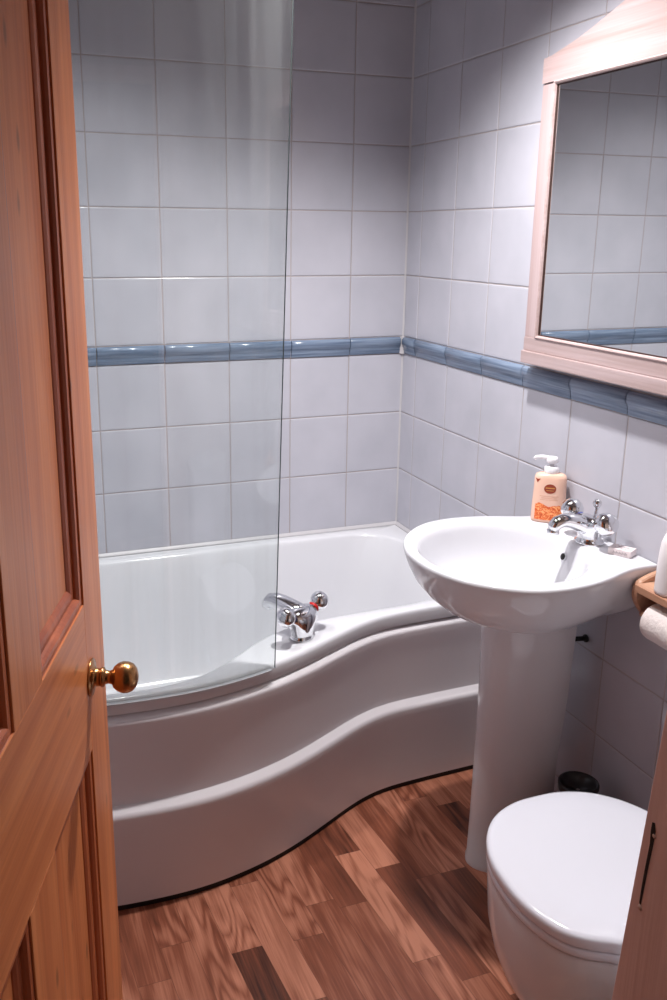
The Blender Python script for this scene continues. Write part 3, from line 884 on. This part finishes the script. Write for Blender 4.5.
# ------------------------------------------------------------------ mirror
mir = thing('wall_mirror', 'arched mirror in a pale pink limed wood frame on the right wall', 'mirror', (-0.002, -1.13, 1.236))
D0, D1 = -.003, -.038
YL, YR = -.755, -1.552
def prism(mb, poly, x0, x1, ch=.0025):
    cy = sum(p[0] for p in poly) / len(poly); cz = sum(p[1] for p in poly) / len(poly)
    def rr(x, d):
        out = []
        for y, zz in poly:
            v = Vector((cy - y, cz - zz)); L_ = v.length; v /= L_
            out.append((x, y + v.x * d, zz + v.y * d))
        return out
    mb.loft([rr(x0, 0), rr(x1 + ch, 0), rr(x1, ch)], smooth=False)
for ya, yb in ((YL, YL - .047), (YR + .047, YR)):
    mb = MB(); mb.box((D1, min(ya, yb), 1.292), (D0, max(ya, yb), 1.886), .002)
    loc_(mb.build('side_stile', M_LIMED_V, mir), mir)
mb = MB()
YM = (YL + YR) / 2
arch = [(-.755, 1.942), (-.785, 1.9445), (-.816, 1.951), (-.852, 1.9585), (-.889, 1.967), (-.928, 1.978), (-.967, 1.990), (-1.00, 2.001), (-1.03, 2.011), (-1.07, 2.022), (-1.11, 2.029), (YM, 2.031)]
full = arch + [(2 * YM - y, zz) for y, zz in arch[::-1][1:]]
ring0 = [(YL, 1.887)] + full + [(YR, 1.887)]
loop = full
lowr = [(y, 1.887) for y, _ in full]
vs = [(D1 - .003, y, zz) for y, zz in loop] + [(D1 - .003, y, zz) for y, zz in lowr] + [(D0, y, zz) for y, zz in loop] + [(D0, y, zz) for y, zz in lowr]
n = len(loop); fs = []
for i in range(n - 1):
    fs.append([i, i + 1, n + i + 1, n + i]); fs.append([2 * n + i + 1, 2 * n + i, 3 * n + i, 3 * n + i + 1])
    fs.append([i + 1, i, 2 * n + i, 2 * n + i + 1]); fs.append([n + i, n + i + 1, 3 * n + i + 1, 3 * n + i])
fs += [[0, n, 3 * n, 2 * n], [n - 1, 3 * n - 1, 4 * n - 1, 2 * n - 1]]
mb.add(vs, fs)
loc_(mb.build('arched_top', M_LIMED_H, mir), mir)
mb = MB(); mb.box((D1 - .002, YR, 1.258), (D0, YL, 1.292), .002)
mb.box((D1 - .009, YR, 1.226), (D0, YL, 1.2575), .003)
loc_(mb.build('bottom_rail', M_LIMED_H, mir), mir)
# inner bead round the glass
bead = [(0, D1 + .002), (0, D1 - .003), (.003, D1 - .005), (.006, D1 - .003), (.008, D1 + .002), (.008, D1 + .008)]
y0b, y1b, z0b, z1b = YL - .046, YR + .046, 1.291, 1.888
mb = MB()
rl = []
for ins, x in bead:
    rl.append([(x, y0b - ins, z0b + ins), (x, y1b + ins, z0b + ins), (x, y1b + ins, z1b - ins), (x, y0b - ins, z1b - ins)])
mb.loft(rl, smooth=False, cap0=False, cap1=False)
loc_(mb.build('inner_bead', M_LIMED_H, mir), mir)
mb = MB(); rl = []  # dark strip painted as the shade between bead and glass
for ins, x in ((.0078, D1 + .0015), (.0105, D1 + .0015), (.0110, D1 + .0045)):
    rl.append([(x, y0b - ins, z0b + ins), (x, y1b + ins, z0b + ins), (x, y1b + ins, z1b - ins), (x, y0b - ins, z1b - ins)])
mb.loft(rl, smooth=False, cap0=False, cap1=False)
loc_(mb.build('shadow_line', simple('shadow_line_dark', lin(58, 34, 28), 0.6), mir), mir)
mb = MB(); mb.box((-.034, YR + .040, 1.285), (-.028, YL - .040, 1.893))
loc_(mb.build('mirror_glass', M_MIRROR, mir), mir)

# ------------------------------------------------------------------ the pine door, standing open into the room
dh = Vector((0.33116, 0.94357, 0.0))
hinge = Vector((-1.2379, -1.4842, 0)) - dh * 0.70
door = bpy.data.objects.new('door_1', None); COL.objects.link(door)
door.location = (hinge.x, hinge.y, 0.0); door.rotation_euler = (0, 0, math.atan2(dh.y, dh.x))
struct(door, 'varnished pine panelled door standing open at the left', 'door')
TD = 0.036
X0, XA, XB, XC, XD, X1 = 0.002, 0.105, 0.325, 0.435, 0.655, 0.766
ZB, Z1, Z2, Z3, Z4, ZT = 0.012, 0.300, 0.813, 1.040, 1.868, 1.985
def dpart(name, lo, hi, mat, bev=.0015):
    mb = MB(); mb.box(lo, hi, bev)
    o = mb.build(name, mat, door); return o
dpart('stile', (X0, 0, ZB), (XA, TD, ZT), M_PINE_V)
dpart('stile', (XD, 0, ZB), (X1, TD, ZT), M_PINE_V)
dpart('bottom_rail', (XA, 0, ZB), (XD, TD, Z1), M_PINE_H)
dpart('lock_rail', (XA, 0, Z2), (XD, TD, Z3), M_PINE_H)
dpart('top_rail', (XA, 0, Z4), (XD, TD, ZT), M_PINE_H)
dpart('muntin', (XB, 0, Z1), (XC, TD, Z2), M_PINE_V)
dpart('muntin', (XB, 0, Z3), (XC, TD, Z4), M_PINE_V)
mprof = [(-.001, .0006), (.0004, .0030), (.006, .0022), (.011, .0030), (.0145, .0065), (.016, .0100), (.022, .0098), (.028, .0110), (.033, .0135), (.036, .0165)]
for xa, xb in ((XA, XB), (XC, XD)):
    for za, zb in ((Z1, Z2), (Z3, Z4)):
        mb = MB(); mb.box((xa - .004, .0150, za - .004), (xb + .004, .024, zb + .004))
        mb.build('panel', M_PINE_V, door)
        for side in (0, 1):
            mb = MB(); rl = []
            for ins, d in mprof:
                yy = d if side == 0 else TD - d
                rl.append([(xa + ins, yy, za + ins), (xb - ins, yy, za + ins), (xb - ins, yy, zb - ins), (xa + ins, yy, zb - ins)])
            mb.loft(rl, smooth=False, cap0=False, cap1=False)
            mb.build('moulding', M_PINE_M, door)
for yy, ay in ((-.0002, -1), (TD + .0002, 1)):
    mb = MB()
    A = (0.672, yy, 0.92)
    mb.lathe([(.0, .0), (.0265, .0), (.0275, .0012), (.0262, .0028), (.0180, .0042), (.0135, .0065), (.0128, .014), (.0145, .0155), (.0145, .0185), (.0105, .0205), (.0092, .026), (.0105, .0305), (.0160, .0335), (.0205, .0390),
              (.0228, .0460), (.0226, .0530), (.0198, .0600), (.0140, .0650), (.0060, .0675), (.0, .0678)], A, (0, ay, 0), 40)
    mb.build('door_knob', M_BRASS, door)
for zz in (.25, 1.02, 1.75):
    mb = MB(); mb.tube([(-.003, -.004, zz - .045), (-.003, -.004, zz + .045)], .0055, 12)
    mb.build('hinge', M_BRASS, door)

# ------------------------------------------------------------------ ceiling downlights (above the frame; the hall one is added to light the jamb)
M_LENS = bpy.data.materials.new('lamp_lens'); M_LENS.use_nodes = True
bs = M_LENS.node_tree.nodes['Principled BSDF']
bs.inputs['Emission Color'].default_value = (1, .98, .95, 1); bs.inputs['Emission Strength'].default_value = 6.0
for i, (lx, ly, w, cone, bl) in enumerate(LAMPS):
    lab = ['round chrome ceiling downlight nearest the basin', 'round chrome ceiling downlight over the bath', 'added unseen hall light that brightens the door jamb'][i]
    dl = thing('ceiling_downlight', lab, 'downlight', (lx, ly, CEIL), 0, 'ceiling downlights')
    mb = MB(); mb.lathe([(.030, -.0005), (.046, -.0005), (.046, -.006), (.036, -.010), (.031, -.006), (.030, -.0005)], seg=32)
    mb.build('bezel', M_CHROME, dl)
    mb = MB(); mb.lathe([(.0, -.0005), (.029, -.0005), (.029, -.004), (.0, -.004)], seg=32)
    mb.build('lens', M_LENS, dl)
